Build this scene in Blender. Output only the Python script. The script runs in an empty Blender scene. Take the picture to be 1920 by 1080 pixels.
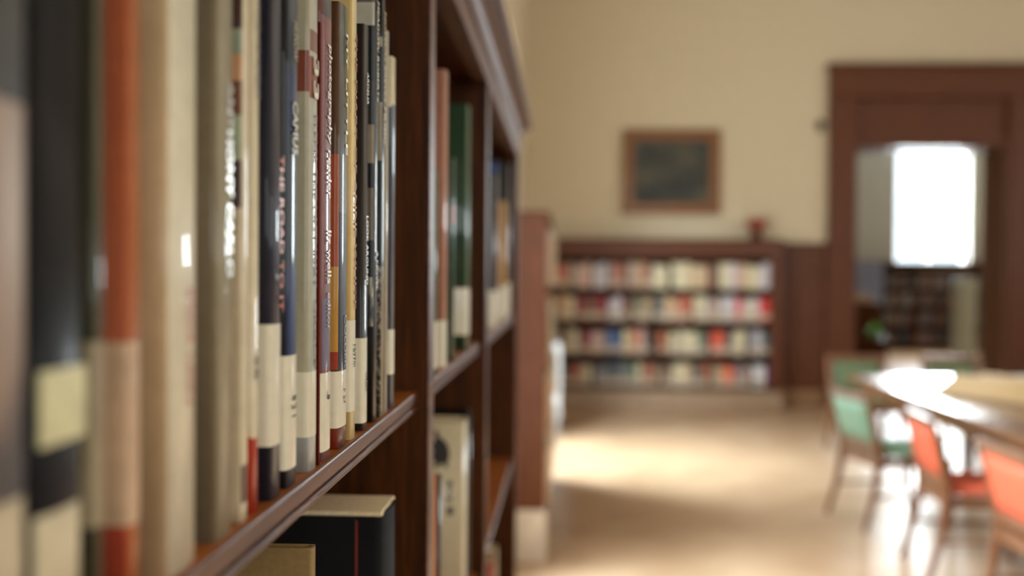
import bpy, bmesh, math, random
from mathutils import Vector, Matrix
random.seed(7)
scn = bpy.context.scene
C = scn.collection
R = math.radians

# ------------------------------------------------------------------ camera
EYE = Vector((0, 0, 1.5))
F = 2000.0
cam = bpy.data.cameras.new('camera')
cam.sensor_width = 36.0
cam.lens = 37.5
cam.clip_start = 0.02
cam.clip_end = 200
cam.dof.use_dof = True
cam.dof.focus_distance = 0.668
cam.dof.aperture_fstop = 3.7
cam.dof.aperture_blades = 0
co = bpy.data.objects.new('camera', cam)
C.objects.link(co)
CM = Matrix.Rotation(R(2.92), 3, 'Z') @ Matrix.Rotation(R(90 - 0.83), 3, 'X') @ Matrix.Rotation(R(0.4), 3, 'Z')
co.matrix_world = Matrix.Translation(EYE) @ CM.to_4x4()
scn.camera = co

def ray(px, py):
    return CM @ Vector(((px - 960) / F, (540 - py) / F, -1.0))
def at(px, py, Y):                      # point of the ray through a pixel at distance Y down the room
    d = ray(px, py); return EYE + d * (Y / d.y)
def YX(px, X, py=520):                  # distance at which the ray meets the upright plane x = X
    d = ray(px, py); return EYE.y + d.y * (X / d.x)
def ZX(px, py, X):                      # height of the ray on that plane
    d = ray(px, py); return EYE.z + d.z * (X / d.x)

# ------------------------------------------------------------------ world, exposure, daylight
w = bpy.data.worlds.new('world'); scn.world = w; w.use_nodes = True
bgn = w.node_tree.nodes['Background']
bgn.inputs['Color'].default_value = (0.80, 0.90, 1.0, 1)
bgn.inputs['Strength'].default_value = 3.0
scn.view_settings.view_transform = 'Standard'
scn.view_settings.look = 'None'
scn.view_settings.exposure = 0.1
scn.view_settings.gamma = 1.0
scn.view_settings.use_curve_mapping = False

def daylight(name, loc, rot, sx, sy, power, col=(0.92, 0.96, 1.0)):
    l = bpy.data.lights.new(name, 'AREA'); l.shape = 'RECTANGLE'; l.size = sx; l.size_y = sy
    l.energy = power; l.color = col
    o = bpy.data.objects.new(name, l); o.location = loc; o.rotation_euler = rot; C.objects.link(o)
    return o
XL, XR = -0.45, 9.0            # left and right wall faces
YB, YF, YN = -5.0, 12.2, 22.0  # back wall, far wall, far wall of the next room
H = 5.2
# left windows (light comes in towards +x), unseen right and back windows added as fill, next room
daylight('window_and_fill_light', (XL - 0.42, 4.15, 1.9), (0, R(-90), 0), 2.8, 1.9, 90)
daylight('window_and_fill_light', (XL - 0.42, 8.65, 1.9), (0, R(-90), 0), 2.8, 2.0, 110)
# bright sky falling steeply through the two left windows
daylight('sky_daylight', (-2.9, 4.15, 5.0), (0, R(-38), 0), 2.0, 2.6, 2100, (0.72, 0.86, 1.0))
daylight('sky_daylight', (-2.9, 8.9, 5.0), (0, R(-38), 0), 2.0, 3.2, 2500, (0.72, 0.86, 1.0))
for y in (-2.0, 2.5, 7.0):
    daylight('window_and_fill_light', (XR + 0.42, y, 2.7), (0, R(90), 0), 3.0, 1.9, 100, (1.0, 0.98, 0.95))  # fill lamps added outside the unseen right wall
for x in (2.0, 5.5):
    daylight('window_and_fill_light', (x, YB - 0.42, 2.7), (R(90), 0, 0), 1.9, 3.0, 80, (1.0, 0.98, 0.95))  # fill lamps added behind the camera, outside the back wall

# ------------------------------------------------------------------ materials
MATS = {}
def new_mat(name):
    m = bpy.data.materials.new(name); m.use_nodes = True
    nt = m.node_tree; return m, nt, nt.nodes['Principled BSDF']
def lin(c):                    # 0-255 sRGB to linear
    return tuple(((v / 255) / 12.92 if v / 255 <= 0.04045 else ((v / 255 + 0.055) / 1.055) ** 2.4) for v in c) + (1,)
def ramp(nt, stops):
    r = nt.nodes.new('ShaderNodeValToRGB')
    els = r.color_ramp.elements
    while len(els) < len(stops): els.new(0.5)
    for e, (p, c) in zip(els, stops): e.position = p; e.color = c
    return r
def coords(nt, scale, kind='Object'):
    t = nt.nodes.new('ShaderNodeTexCoord'); mp = nt.nodes.new('ShaderNodeMapping')
    nt.links.new(t.outputs[kind], mp.inputs['Vector']); mp.inputs['Scale'].default_value = scale
    return mp
def plain(name, rgb, rough=0.5, coat=0.0, var=0.12, scale=18, bump=0.0, metallic=0.0, coatr=0.1, stretch=(1, 1, 1), spec=0.5):
    key = ('p', name, rgb, rough, coat, var, scale, bump, metallic, stretch)
    if key in MATS: return MATS[key]
    m, nt, b = new_mat(name)
    c = lin(rgb)
    mp = coords(nt, tuple(scale * s for s in stretch))
    n = nt.nodes.new('ShaderNodeTexNoise'); n.inputs['Detail'].default_value = 3
    nt.links.new(mp.outputs[0], n.inputs['Vector'])
    lo = tuple(v * (1 - var) for v in c[:3]) + (1,); hi = tuple(min(1, v * (1 + var)) for v in c[:3]) + (1,)
    r = ramp(nt, [(0.3, lo), (0.7, hi)])
    nt.links.new(n.outputs['Fac'], r.inputs['Fac']); nt.links.new(r.outputs['Color'], b.inputs['Base Color'])
    b.inputs['Roughness'].default_value = rough; b.inputs['Metallic'].default_value = metallic
    b.inputs['Specular IOR Level'].default_value = spec
    b.inputs['Coat Weight'].default_value = coat; b.inputs['Coat Roughness'].default_value = coatr
    if bump:
        bp = nt.nodes.new('ShaderNodeBump'); bp.inputs['Strength'].default_value = bump; bp.inputs['Distance'].default_value = 0.001
        n2 = nt.nodes.new('ShaderNodeTexNoise'); n2.inputs['Scale'].default_value = 6
        nt.links.new(mp.outputs[0], n2.inputs['Vector']); nt.links.new(n2.outputs['Fac'], bp.inputs['Height'])
        nt.links.new(bp.outputs['Normal'], b.inputs['Normal'])
    MATS[key] = m; return m
def wood(name, dark, light, axis='Z', rough=0.45, coat=0.12, scale=1.0, coatr=0.22, spec=0.3):
    key = ('w', name, dark, light, axis)
    if key in MATS: return MATS[key]
    m, nt, b = new_mat(name)
    s = {'X': (1.5, 26, 26), 'Y': (26, 1.5, 26), 'Z': (26, 26, 1.5)}[axis]
    mp = coords(nt, tuple(v * scale for v in s))
    n = nt.nodes.new('ShaderNodeTexNoise'); n.inputs['Detail'].default_value = 7; n.inputs['Roughness'].default_value = 0.62
    n.inputs['Distortion'].default_value = 0.5
    nt.links.new(mp.outputs[0], n.inputs['Vector'])
    s2 = {'X': (8, 260, 260), 'Y': (260, 8, 260), 'Z': (260, 260, 8)}[axis]
    mp2 = coords(nt, tuple(v * scale for v in s2))
    f = nt.nodes.new('ShaderNodeTexNoise'); f.inputs['Detail'].default_value = 2
    nt.links.new(mp2.outputs[0], f.inputs['Vector'])
    r = ramp(nt, [(0.28, lin(dark)), (0.5, tuple((a + c) / 2 for a, c in zip(lin(dark), lin(light)))), (0.72, lin(light))])
    nt.links.new(n.outputs['Fac'], r.inputs['Fac'])
    mx = nt.nodes.new('ShaderNodeMix'); mx.data_type = 'RGBA'; mx.blend_type = 'MULTIPLY'
    fr = ramp(nt, [(0.36, (0.5, 0.45, 0.42, 1)), (0.56, (1, 1, 1, 1))])
    nt.links.new(f.outputs['Fac'], fr.inputs['Fac'])
    mx.inputs['Factor'].default_value = 0.55
    nt.links.new(r.outputs['Color'], mx.inputs['A']); nt.links.new(fr.outputs['Color'], mx.inputs['B'])
    nt.links.new(mx.outputs['Result'], b.inputs['Base Color'])
    b.inputs['Roughness'].default_value = rough; b.inputs['Coat Weight'].default_value = coat; b.inputs['Coat Roughness'].default_value = coatr
    b.inputs['Specular IOR Level'].default_value = spec
    bp = nt.nodes.new('ShaderNodeBump'); bp.inputs['Strength'].default_value = 0.35; bp.inputs['Distance'].default_value = 0.0006
    nt.links.new(f.outputs['Fac'], bp.inputs['Height']); nt.links.new(bp.outputs['Normal'], b.inputs['Normal'])
    MATS[key] = m; return m
def blotch(name, stops, scale=(14, 14, 14), rough=0.3, coat=0.5, detail=4, kind='noise', coatr=0.08):
    key = ('b', name)
    if key in MATS: return MATS[key]
    m, nt, b = new_mat(name)
    mp = coords(nt, scale)
    if kind == 'noise':
        n = nt.nodes.new('ShaderNodeTexNoise'); n.inputs['Detail'].default_value = detail; n.inputs['Scale'].default_value = 1; out = n.outputs['Fac']
    else:
        n = nt.nodes.new('ShaderNodeTexVoronoi'); n.inputs['Scale'].default_value = 1; out = n.outputs['Distance']
    nt.links.new(mp.outputs[0], n.inputs['Vector'])
    r = ramp(nt, [(p, lin(c)) for p, c in stops])
    nt.links.new(out, r.inputs['Fac']); nt.links.new(r.outputs['Color'], b.inputs['Base Color'])
    b.inputs['Roughness'].default_value = rough; b.inputs['Coat Weight'].default_value = coat; b.inputs['Coat Roughness'].default_value = coatr
    MATS[key] = m; return m
def glass_mat():
    if 'glass' in MATS: return MATS['glass']
    m = bpy.data.materials.new('window_glass'); m.use_nodes = True; nt = m.node_tree; nt.nodes.clear()
    o = nt.nodes.new('ShaderNodeOutputMaterial'); mx = nt.nodes.new('ShaderNodeMixShader')
    t = nt.nodes.new('ShaderNodeBsdfTransparent'); g = nt.nodes.new('ShaderNodeBsdfGlossy')
    g.inputs['Roughness'].default_value = 0.02
    t.inputs['Color'].default_value = (0.95, 0.97, 0.96, 1)
    mx.inputs[0].default_value = 0.06; nt.links.new(t.outputs[0], mx.inputs[1]); nt.links.new(g.outputs[0], mx.inputs[2])
    nt.links.new(mx.outputs[0], o.inputs[0]); MATS['glass'] = m; return m

WD, WL = (34, 15, 3), (96, 50, 12)
wood_x = wood('dark_walnut_x', WD, WL, 'X', coat=0, spec=.12); wood_y = wood('dark_walnut_y', WD, WL, 'Y', coat=0, spec=.12); wood_z = wood('dark_walnut_z', WD, WL, 'Z', coat=0, spec=.12)
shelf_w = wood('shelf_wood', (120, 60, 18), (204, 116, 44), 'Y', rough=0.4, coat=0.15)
edge_w = wood('edge_wood', (54, 27, 14), (110, 62, 36), 'Y', rough=0.4, coat=0.1, spec=.2)
corn_w = wood('cornice_wood', (72, 42, 28), (114, 74, 52), 'Y', rough=0.5, coat=0.04, spec=.25)
panel_z = wood('panel_wood_z', (66, 33, 16), (118, 66, 36), 'Z', spec=.22); panel_x = wood('panel_wood_x', (66, 33, 16), (118, 66, 36), 'X', spec=.22)
wall_m = plain('cream_plaster', (205, 188, 158), 0.85, var=0.03, scale=2, bump=0.1)
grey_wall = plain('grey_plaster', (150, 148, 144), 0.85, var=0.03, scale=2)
ceil_m = plain('white_plaster', (235, 230, 218), 0.9, var=0.02, scale=2)
marble = plain('pale_marble', (200, 182, 160), 0.35, coat=0.2, var=0.1, scale=3)
far_marble = plain('brown_marble', (158, 130, 104), 0.35, coat=0.2, var=0.12, scale=3)
white_paint = plain('white_paint', (226, 228, 230), 0.35, coat=0.2, var=0.03)
paper = plain('page_paper', (214, 196, 158), 0.85, var=0.08, scale=120, stretch=(0.2, 4, 0.2))
label_m = plain('label_paper', (218, 206, 178), 0.45, coat=0.5, var=0.04, scale=30)
ink = plain('black_ink', (24, 22, 20), 0.6, var=0.02)

# ------------------------------------------------------------------ mesh helpers
def mesh_obj(name, bm, mats, parent=None, smooth=False):
    me = bpy.data.meshes.new(name)
    bmesh.ops.recalc_face_normals(bm, faces=bm.faces)
    bm.to_mesh(me); bm.free()
    for m in (mats if isinstance(mats, (list, tuple)) else [mats]): me.materials.append(m)
    if smooth:
        for p in me.polygons: p.use_smooth = True
    o = bpy.data.objects.new(name, me); C.objects.link(o)
    if parent: o.parent = parent
    return o
def add_box(bm, x0, x1, y0, y1, z0, z1, bevel=0.0, mi=0, M=None):
    vs = [bm.verts.new((x, y, z)) for x in (x0, x1) for y in (y0, y1) for z in (z0, z1)]
    idx = [(0, 1, 3, 2), (4, 6, 7, 5), (0, 4, 5, 1), (2, 3, 7, 6), (0, 2, 6, 4), (1, 5, 7, 3)]
    fs = [bm.faces.new([vs[i] for i in f]) for f in idx]
    for f in fs: f.material_index = mi
    if bevel:
        es = list({e for f in fs for e in f.edges})
        r = bmesh.ops.bevel(bm, geom=es, offset=bevel, segments=2, profile=0.5, affect='EDGES', clamp_overlap=True)
        allv = list({v for f in r['faces'] for v in f.verts} | {v for v in vs if v.is_valid})
        for f in r['faces']: f.material_index = mi
    else: allv = vs
    if M is not None: bmesh.ops.transform(bm, matrix=M, verts=allv)
    return allv
def box(name, x0, x1, y0, y1, z0, z1, mat, parent=None, bevel=0.0):
    bm = bmesh.new(); add_box(bm, x0, x1, y0, y1, z0, z1, bevel); return mesh_obj(name, bm, mat, parent)
def extrude_profile(name, pts, y0, y1, mat, parent=None, close=True):   # (x, z) outline run along y
    bm = bmesh.new()
    a = [bm.verts.new((x, y0, z)) for x, z in pts]; b = [bm.verts.new((x, y1, z)) for x, z in pts]
    n = len(pts)
    for i in range(n): bm.faces.new((a[i], a[(i + 1) % n], b[(i + 1) % n], b[i]))
    bm.faces.new(a); bm.faces.new(list(reversed(b)))
    return mesh_obj(name, bm, mat, parent)
def tube(bm, p0, p1, r0, r1, n=10, mi=0, sq=False):
    p0, p1 = Vector(p0), Vector(p1); d = (p1 - p0).normalized()
    u = d.cross(Vector((0, 1, 0.01)) if abs(d.y) < 0.9 else Vector((1, 0, 0))).normalized(); v = d.cross(u)
    A, B = [], []
    if sq: n = 4
    for i in range(n):
        t = 2 * math.pi * (i + (0.5 if sq else 0)) / n
        e = u * math.cos(t) + v * math.sin(t)
        A.append(bm.verts.new(p0 + e * r0)); B.append(bm.verts.new(p1 + e * r1))
    for i in range(n): bm.faces.new((A[i], A[(i + 1) % n], B[(i + 1) % n], B[i])).material_index = mi
    bm.faces.new(A).material_index = mi; bm.faces.new(list(reversed(B))).material_index = mi
def lathe(bm, prof, n=24, c=(0, 0, 0), mi=0):
    rings = [[bm.verts.new((c[0] + r * math.cos(2 * math.pi * i / n), c[1] + r * math.sin(2 * math.pi * i / n), c[2] + z)) for i in range(n)] for r, z in prof]
    for a, b in zip(rings, rings[1:]):
        for i in range(n): bm.faces.new((a[i], a[(i + 1) % n], b[(i + 1) % n], b[i])).material_index = mi
    bm.faces.new(rings[0]); bm.faces.new(list(reversed(rings[-1])))
def thing(name, label, cat, loc=(0, 0, 0), group=None, rz=0):
    o = bpy.data.objects.new(name, None); C.objects.link(o); o.location = loc; o.rotation_euler = (0, 0, rz)
    o.empty_display_size = 0.1
    return tag(o, label, cat, group)
def tag(o, label, cat, group=None):
    o['label'] = label; o['category'] = cat
    if group: o['group'] = group
    return o
def struct(o, label=None):
    o['kind'] = 'structure'
    if label: o['label'] = label
    return o
def to_parent(o, t):             # o was built in room coordinates; hang it under t without moving it
    o.parent = t
    o.matrix_parent_inverse = (Matrix.Translation(t.location) @ Matrix.Rotation(t.rotation_euler.z, 4, 'Z')).inverted()
    return o

# ------------------------------------------------------------------ room shell
def floor_mat():
    m, nt, b = new_mat('polished_floor')
    mp = coords(nt, (1.2, 1.2, 1.2))
    n = nt.nodes.new('ShaderNodeTexNoise'); n.inputs['Detail'].default_value = 8; n.inputs['Scale'].default_value = 2.2
    nt.links.new(mp.outputs[0], n.inputs['Vector'])
    r = ramp(nt, [(0.3, lin((164, 130, 98))), (0.7, lin((184, 152, 120)))])
    nt.links.new(n.outputs['Fac'], r.inputs['Fac']); nt.links.new(r.outputs['Color'], b.inputs['Base Color'])
    b.inputs['Specular IOR Level'].default_value = 0.14; b.inputs['Roughness'].default_value = 0.32; b.inputs['Coat Weight'].default_value = 0.0; b.inputs['Coat Roughness'].default_value = 0.14
    return m
T = 0.4
struct(box('floor', XL - T, XR + T, YB - T, YN + T, -0.1, 0.0, floor_mat()))
struct(box('ceiling', XL - T, XR + T, YB - T, YN + T, H, H + 0.15, ceil_m))

def wall_with_holes(name, axis, pos, thick, a0, a1, holes, mat, z1=H):
    """axis 'x': wall plane x=pos..pos+thick running along y; axis 'y': plane y=pos.. running along x. holes = (a0,a1,z0,z1)"""
    bm = bmesh.new()
    As = sorted({a0, a1} | {h[0] for h in holes} | {h[1] for h in holes}); Zs = sorted({0.0, z1} | {h[2] for h in holes} | {h[3] for h in holes})
    for i in range(len(As) - 1):
        for k in range(len(Zs) - 1):
            ca, cz = (As[i] + As[i + 1]) / 2, (Zs[k] + Zs[k + 1]) / 2
            if any(h[0] < ca < h[1] and h[2] < cz < h[3] for h in holes): continue
            if axis == 'x': add_box(bm, pos, pos + thick, As[i], As[i + 1], Zs[k], Zs[k + 1])
            else: add_box(bm, As[i], As[i + 1], pos, pos + thick, Zs[k], Zs[k + 1])
    bmesh.ops.remove_doubles(bm, verts=bm.verts, dist=1e-5)
    return struct(mesh_obj(name, bm, mat))
WZ0, WZ1 = 0.45, 3.35
lw = [(3.2, 5.1, WZ0, WZ1), (7.8, 9.5, WZ0, WZ1)]
wall_with_holes('wall_left', 'x', XL - T, T, YB - T, YN + T, lw, wall_m)
right_fill = [(y - 0.95, y + 0.95, 1.2, 4.2) for y in (-2.0, 2.5, 7.0)]  # openings added for the right fill lamps, out of view
wall_with_holes('wall_right', 'x', XR, T, YB - T, YN + T, right_fill, wall_m)
back_fill = [(x - 0.95, x + 0.95, 1.2, 4.2) for x in (2.0, 5.5)]  # openings added for the back fill lamps, out of view
wall_with_holes('wall_back', 'y', YB - T, T, XL, XR, back_fill, wall_m)
# far wall with the doorway
DT = 0.6
lint = at(1740, 185, YF).z
dl = at(1600, 500, YF).x; dr = at(1884, 500, YF).x; dtop = at(1740, 272, YF).z
wall_with_holes('wall_front', 'y', YF, DT, XL, XR, [(dl, dr, 0.0, lint)], wall_m)
wn0 = at(1682, 300, YN); wn1 = at(1819, 300, YN); wnz0 = at(1750, 500, YN).z; wnz1 = at(1750, 250, YN).z
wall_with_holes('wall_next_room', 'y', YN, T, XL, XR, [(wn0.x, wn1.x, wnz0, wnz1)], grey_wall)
daylight('window_and_fill_light', ((wn0.x + wn1.x) / 2, YN + 0.42, (wnz0 + wnz1) / 2), (R(-90), 0, 0), wn1.x - wn0.x, wnz1 - wnz0, 720, (0.9, 0.95, 1.0))

wi = 0
def window(axis, pos, a0, a1, z0, z1, inward, nx=2, nz=3):
    """frame, mullions and panes set in a wall hole; pos = room-side wall face, inward = +1/-1"""
    global wi; wi += 1
    root = bpy.data.objects.new('window_%d' % wi, None); C.objects.link(root); struct(root)
    P = pos - inward * 0.22
    def B(name, a, b, c, d, t, mat):
        if axis == 'x': return box(name, P - t, P + t, a, b, c, d, mat, root)
        return box(name, a, b, P - t, P + t, c, d, mat, root)
    fw = 0.06
    B('jamb', a0, a0 + fw, z0, z1, 0.04, white_paint); B('jamb', a1 - fw, a1, z0, z1, 0.04, white_paint)
    B('head', a0 + fw, a1 - fw, z1 - fw, z1, 0.04, white_paint); B('rail', a0 + fw, a1 - fw, z0, z0 + fw, 0.04, white_paint)
    for i in range(1, nx):
        a = a0 + (a1 - a0) * i / nx; B('mullion', a - 0.016, a + 0.016, z0 + fw, z1 - fw, 0.02, white_paint)
    for k in range(1, nz):
        z = z0 + (z1 - z0) * k / nz; B('glazing_bar', a0 + fw, a1 - fw, z - 0.014, z + 0.014, 0.018, white_paint)
    B('pane', a0 + fw, a1 - fw, z0 + fw, z1 - fw, 0.003, glass_mat())
    if axis == 'x': box('sill', min(pos, pos + inward * 0.05), max(pos, pos + inward * 0.05), a0 - 0.05, a1 + 0.05, z0 - 0.04, z0, marble, root)
    else: box('sill', a0 - 0.05, a1 + 0.05, min(pos, pos + inward * 0.05), max(pos, pos + inward * 0.05), z0 - 0.04, z0, marble, root)
for h in lw: window('x', XL, *h, 1)
for h in right_fill: window('x', XR, *h, -1)  # unseen windows added to let the right fill in
for h in back_fill: window('y', YB, *h, 1)  # unseen windows added to let the back fill in
window('y', YN, wn0.x, wn1.x, wnz0, wnz1, -1, 2, 3)

# doorway casing on the far wall
cx0 = at(1549, 500, YF).x; ctop = at(1740, 121, YF).z
cx1 = dr + (dl - cx0)
door = struct(bpy.data.objects.new('door_1', None)); C.objects.link(door)
box('side_casing', cx0, dl, YF - 0.09, YF, 0.0, lint, panel_z, door, 0.012)
box('side_casing', dr, cx1, YF - 0.09, YF, 0.0, lint, panel_z, door, 0.012)
box('head_casing', cx0, cx1, YF - 0.10, YF, lint, ctop - 0.05, panel_x, door, 0.012)
box('cap_moulding', cx0 - 0.03, cx1 + 0.03, YF - 0.13, YF, ctop - 0.05, ctop, panel_x, door, 0.012)
box('lintel_panel', dl, dr, YF - 0.01, YF + DT, dtop - 0.03, lint, panel_x, door)
box('lintel_rail', dl, dr, YF - 0.05, YF - 0.0105, dtop - 0.03, dtop + 0.03, panel_x, door)
box('jamb_lining', dr - 0.03, dr, YF, YF + DT, 0, dtop, wood('varnished_jamb', (74, 44, 30), (122, 76, 48), 'Z', rough=.3, coat=.7, coatr=.2), door)
box('jamb_lining', dl, dl + 0.03, YF, YF + DT, 0, dtop, panel_z, door)
box('door_stop', dr - 0.055, dr - 0.03, YF + 0.2, YF + 0.26, 0, dtop - 0.03, panel_z, door)
box('plinth_block', cx0 - 0.01, dl + 0.0, YF - 0.11, YF - 0.091, 0.0, 0.22, panel_z, door, 0.004)
# hole above the doorway opening is in the wall; the casing covers wall from dtop to lint

# wainscot between the far bookcase and the doorway, with its pale base
fbx1 = at(1464, 600, YF).x
wz = at(1505, 455, YF).z
wain = struct(bpy.data.objects.new('trim_1', None)); C.objects.link(wain)
box('wainscot_board', fbx1 + 0.01, cx0 - 0.002, YF - 0.03, YF, 0.2, wz - 0.05, panel_z, wain)
box('wainscot_cap', fbx1 + 0.01, cx0 - 0.002, YF - 0.06, YF, wz - 0.05, wz, panel_x, wain, 0.008)
nb = 4
for i in range(nb):
    a = fbx1 + 0.02 + (cx0 - fbx1 - 0.03) * i / nb; b = fbx1 + 0.02 + (cx0 - fbx1 - 0.03) * (i + 1) / nb
    box('raised_panel', a + 0.01, b - 0.01, YF - 0.042, YF - 0.031, 0.3, wz - 0.14, panel_z, wain, 0.006)
struct(box('baseboard_front', fbx1 + 0.005, cx0 - 0.012, YF - 0.05, YF, 0.0, 0.2, plain('umber_marble', (136, 100, 66), 0.4, var=.12, scale=3), None, 0.006))
struct(box('baseboard_left', XL, XL + 0.03, 2.9, 5.45, 0.0, 0.2, marble, None, 0.006))
struct(box('trim_3', XR - 0.05, XR, YB, YF - 0.06, 0.0, 1.15, panel_z), 'unseen dark wainscot along the right wall, added to cut reflected haze')  # unseen panelling added to darken what glossy surfaces reflect
struct(box('trim_4', XL + 0.4, XR - 0.06, YB, YB + 0.05, 0.0, 1.15, panel_z), 'unseen dark wainscot along the back wall, added to cut reflected haze')  # added behind the camera to keep pale reflections off dark books
struct(box('trim_2', cx1 + 0.005, XR, YF - 0.05, YF, 0.0, wz, panel_z, None, 0.006), 'dark wood wainscot right of the doorway')

# ------------------------------------------------------------------ bookcases
FX = -0.13            # stile fronts of the near bookcase
SX = -0.1374          # shelf fronts
BX = -0.42            # backs
SH1t = 1.389; SH1b = 1.3712
SH2t = 1.018
near = thing('bookcase', 'dark walnut bookcase filling the left of the picture, with moulded shelf edges and cornice', 'bookcase', (FX - 0.14, 1.5, 0))
NEAR = []
def P(o): to_parent(o, near); NEAR.append(o); return o
YD1a = YX(799, FX); YD1b = YD1a + 0.038
YD2a = YX(909, FX); YD2b = YD2a + 0.038
YEND = 2.80; Y0 = 0.165
divs = [(Y0, Y0 + 0.038, 'side_panel'), (YD1a, YD1b, 'divider'), (YD2a, YD2b, 'divider'), (YEND - 0.038, YEND, 'side_panel')]
TOPZ = 1.80
for a, b, nm in divs: P(box(nm, BX, FX, a, b, 0.2, TOPZ + 0.006, wood_z, None, 0.0012))
P(box('back_panel', BX - 0.012, BX, Y0, YEND, 0.2, TOPZ + 0.006, wood_z))
def shelf_part(y0, y1, ztop, fx=SX, back=BX, th=0.0178, par=None, mat=None):
    z = ztop; b = ztop - th
    pts = [(back, b), (back, z), (fx - 0.0014, z), (fx - 0.0003, z - 0.0006), (fx, z - 0.0014), (fx, z - 0.0096), (fx - 0.0005, z - 0.0102),
           (fx - 0.0034, z - 0.0106), (fx - 0.0034, z - 0.0126), (fx - 0.0012, z - 0.0130), (fx, z - 0.0145), (fx, z - 0.0162), (fx - 0.0014, b)]
    bm = bmesh.new()
    A = [bm.verts.new((x, y0, zz)) for x, zz in pts]; B = [bm.verts.new((x, y1, zz)) for x, zz in pts]; n = len(pts)
    for i in range(n):
        f = bm.faces.new((A[i], A[(i + 1) % n], B[(i + 1) % n], B[i]))
        x_, z_ = pts[i]; x2, z2 = pts[(i + 1) % n]
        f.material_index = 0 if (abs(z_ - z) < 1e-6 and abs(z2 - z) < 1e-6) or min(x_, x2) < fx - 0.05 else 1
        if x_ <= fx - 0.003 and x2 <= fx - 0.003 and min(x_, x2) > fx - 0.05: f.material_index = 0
    bm.faces.new(A); bm.faces.new(list(reversed(B)))
    return mesh_obj('shelf', bm, [shelf_w, edge_w])
for (a, b) in ((Y0 + 0.038, YD1a), (YD1b, YD2a), (YD2b, YEND - 0.038)):
    for zt in (SH1t, SH2t, 0.64, 0.24):
        P(shelf_part(a + 0.0005, b - 0.0005, zt))
# face edges of uprights: slightly lighter polished strips
for a, b, nm in divs: P(box('stile', FX + 0.0002, FX + 0.003, a - 0.0005, b + 0.0005, 0.2, TOPZ, edge_w, None, 0.0012))
# frieze rail and cornice
fr = [(BX, 1.806), (BX, 1.83), (FX + 0.0005, 1.83)]
P(box('top_board', BX, FX - 0.02, Y0, YEND, TOPZ + 0.007, TOPZ + 0.03, wood_y))
zb = 1.5 + 0.3015
P(extrude_profile('frieze_rail', [(FX - 0.0195, zb), (FX + 0.0035, zb), (FX + 0.0035, zb + 0.036), (FX - 0.0195, zb + 0.036)], Y0, YEND + 0.002, corn_w))
def cornice(name, prof, y0, y1, back, mat):
    """profile (out, z) swept along the front with a mitred return at the far end"""
    bm = bmesh.new()
    rings = []
    rings.append([bm.verts.new((FX + o, y0, z)) for o, z in prof])
    rings.append([bm.verts.new((FX + o, y1 + o, z)) for o, z in prof])
    rings.append([bm.verts.new((back, y1 + o, z)) for o, z in prof])
    for a, b in zip(rings, rings[1:]):
        for i in range(len(prof) - 1): bm.faces.new((a[i], a[i + 1], b[i + 1], b[i]))
    # top lid and underside
    n = len(prof)
    c0 = bm.verts.new((back, y0, prof[-1][1])); c1 = bm.verts.new((back, y0, prof[0][1]))
    bm.faces.new((rings[0][-1], c0, rings[2][-1], rings[1][-1])); bm.faces.new((rings[0][0], rings[1][0], rings[2][0], c1))
    bm.faces.new([c1] + rings[0] + [c0]); bm.faces.new([c0] + list(reversed(rings[2])) + [c1])
    return mesh_obj(name, bm, mat)
zc = 1.5
prof = [(0.0036, zc + .3376), (0.0075, zc + .3380), (0.0085, zc + .343), (0.0075, zc + .348), (0.006, zc + .350), (0.0065, zc + .357),
        (0.010, zc + .366), (0.0165, zc + .3725), (0.025, zc + .376), (0.0262, zc + .378), (0.0345, zc + .3785), (0.036, zc + .381), (0.036, zc + .395), (0.034, zc + .3985)]
P(cornice('cornice', prof, Y0, YEND, XL + 0.002, corn_w))
P(box('plinth', BX, FX - 0.01, Y0, YEND, 0.0, 0.2, marble, None, 0.004))

# second bookcase further along the left wall
X2 = -0.10; Y2a, Y2b = 5.5, 7.75
second = thing('bookcase', 'lower bookcase along the left wall seen end-on, its brown side panel on a pale base', 'bookcase', (X2 - 0.17, 6.6, 0))
def P2(o): return to_parent(o, second)
T2 = 1.82
for a, b, nm in ((Y2a, Y2a + 0.04, 'side_panel'), (6.6, 6.64, 'divider'), (Y2b - 0.04, Y2b, 'side_panel')):
    P2(box(nm, XL + 0.03, X2, a, b, 0.27, T2 - 0.04, panel_z, None, 0.003))
P2(box('back_panel', XL + 0.005, XL + 0.03, Y2a, Y2b, 0.27, T2 - 0.04, panel_z))
P2(box('top_board', XL + 0.005, X2 + 0.012, Y2a - 0.012, Y2b + 0.012, T2 - 0.04, T2, panel_z, None, 0.005))
P2(box('plinth', XL + 0.005, X2 + 0.004, Y2a - 0.004, Y2b + 0.004, 0.0, 0.27, marble, None, 0.004))
sh2 = [0.29, 0.67, 1.05, 1.43]
for a, b in ((Y2a + 0.04, 6.6), (6.64, Y2b - 0.04)):
    for z in sh2: P2(box('shelf', XL + 0.03, X2 - 0.01, a + .0005, b - .0005, z - 0.02, z, wood_y, None, 0.003))

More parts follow.
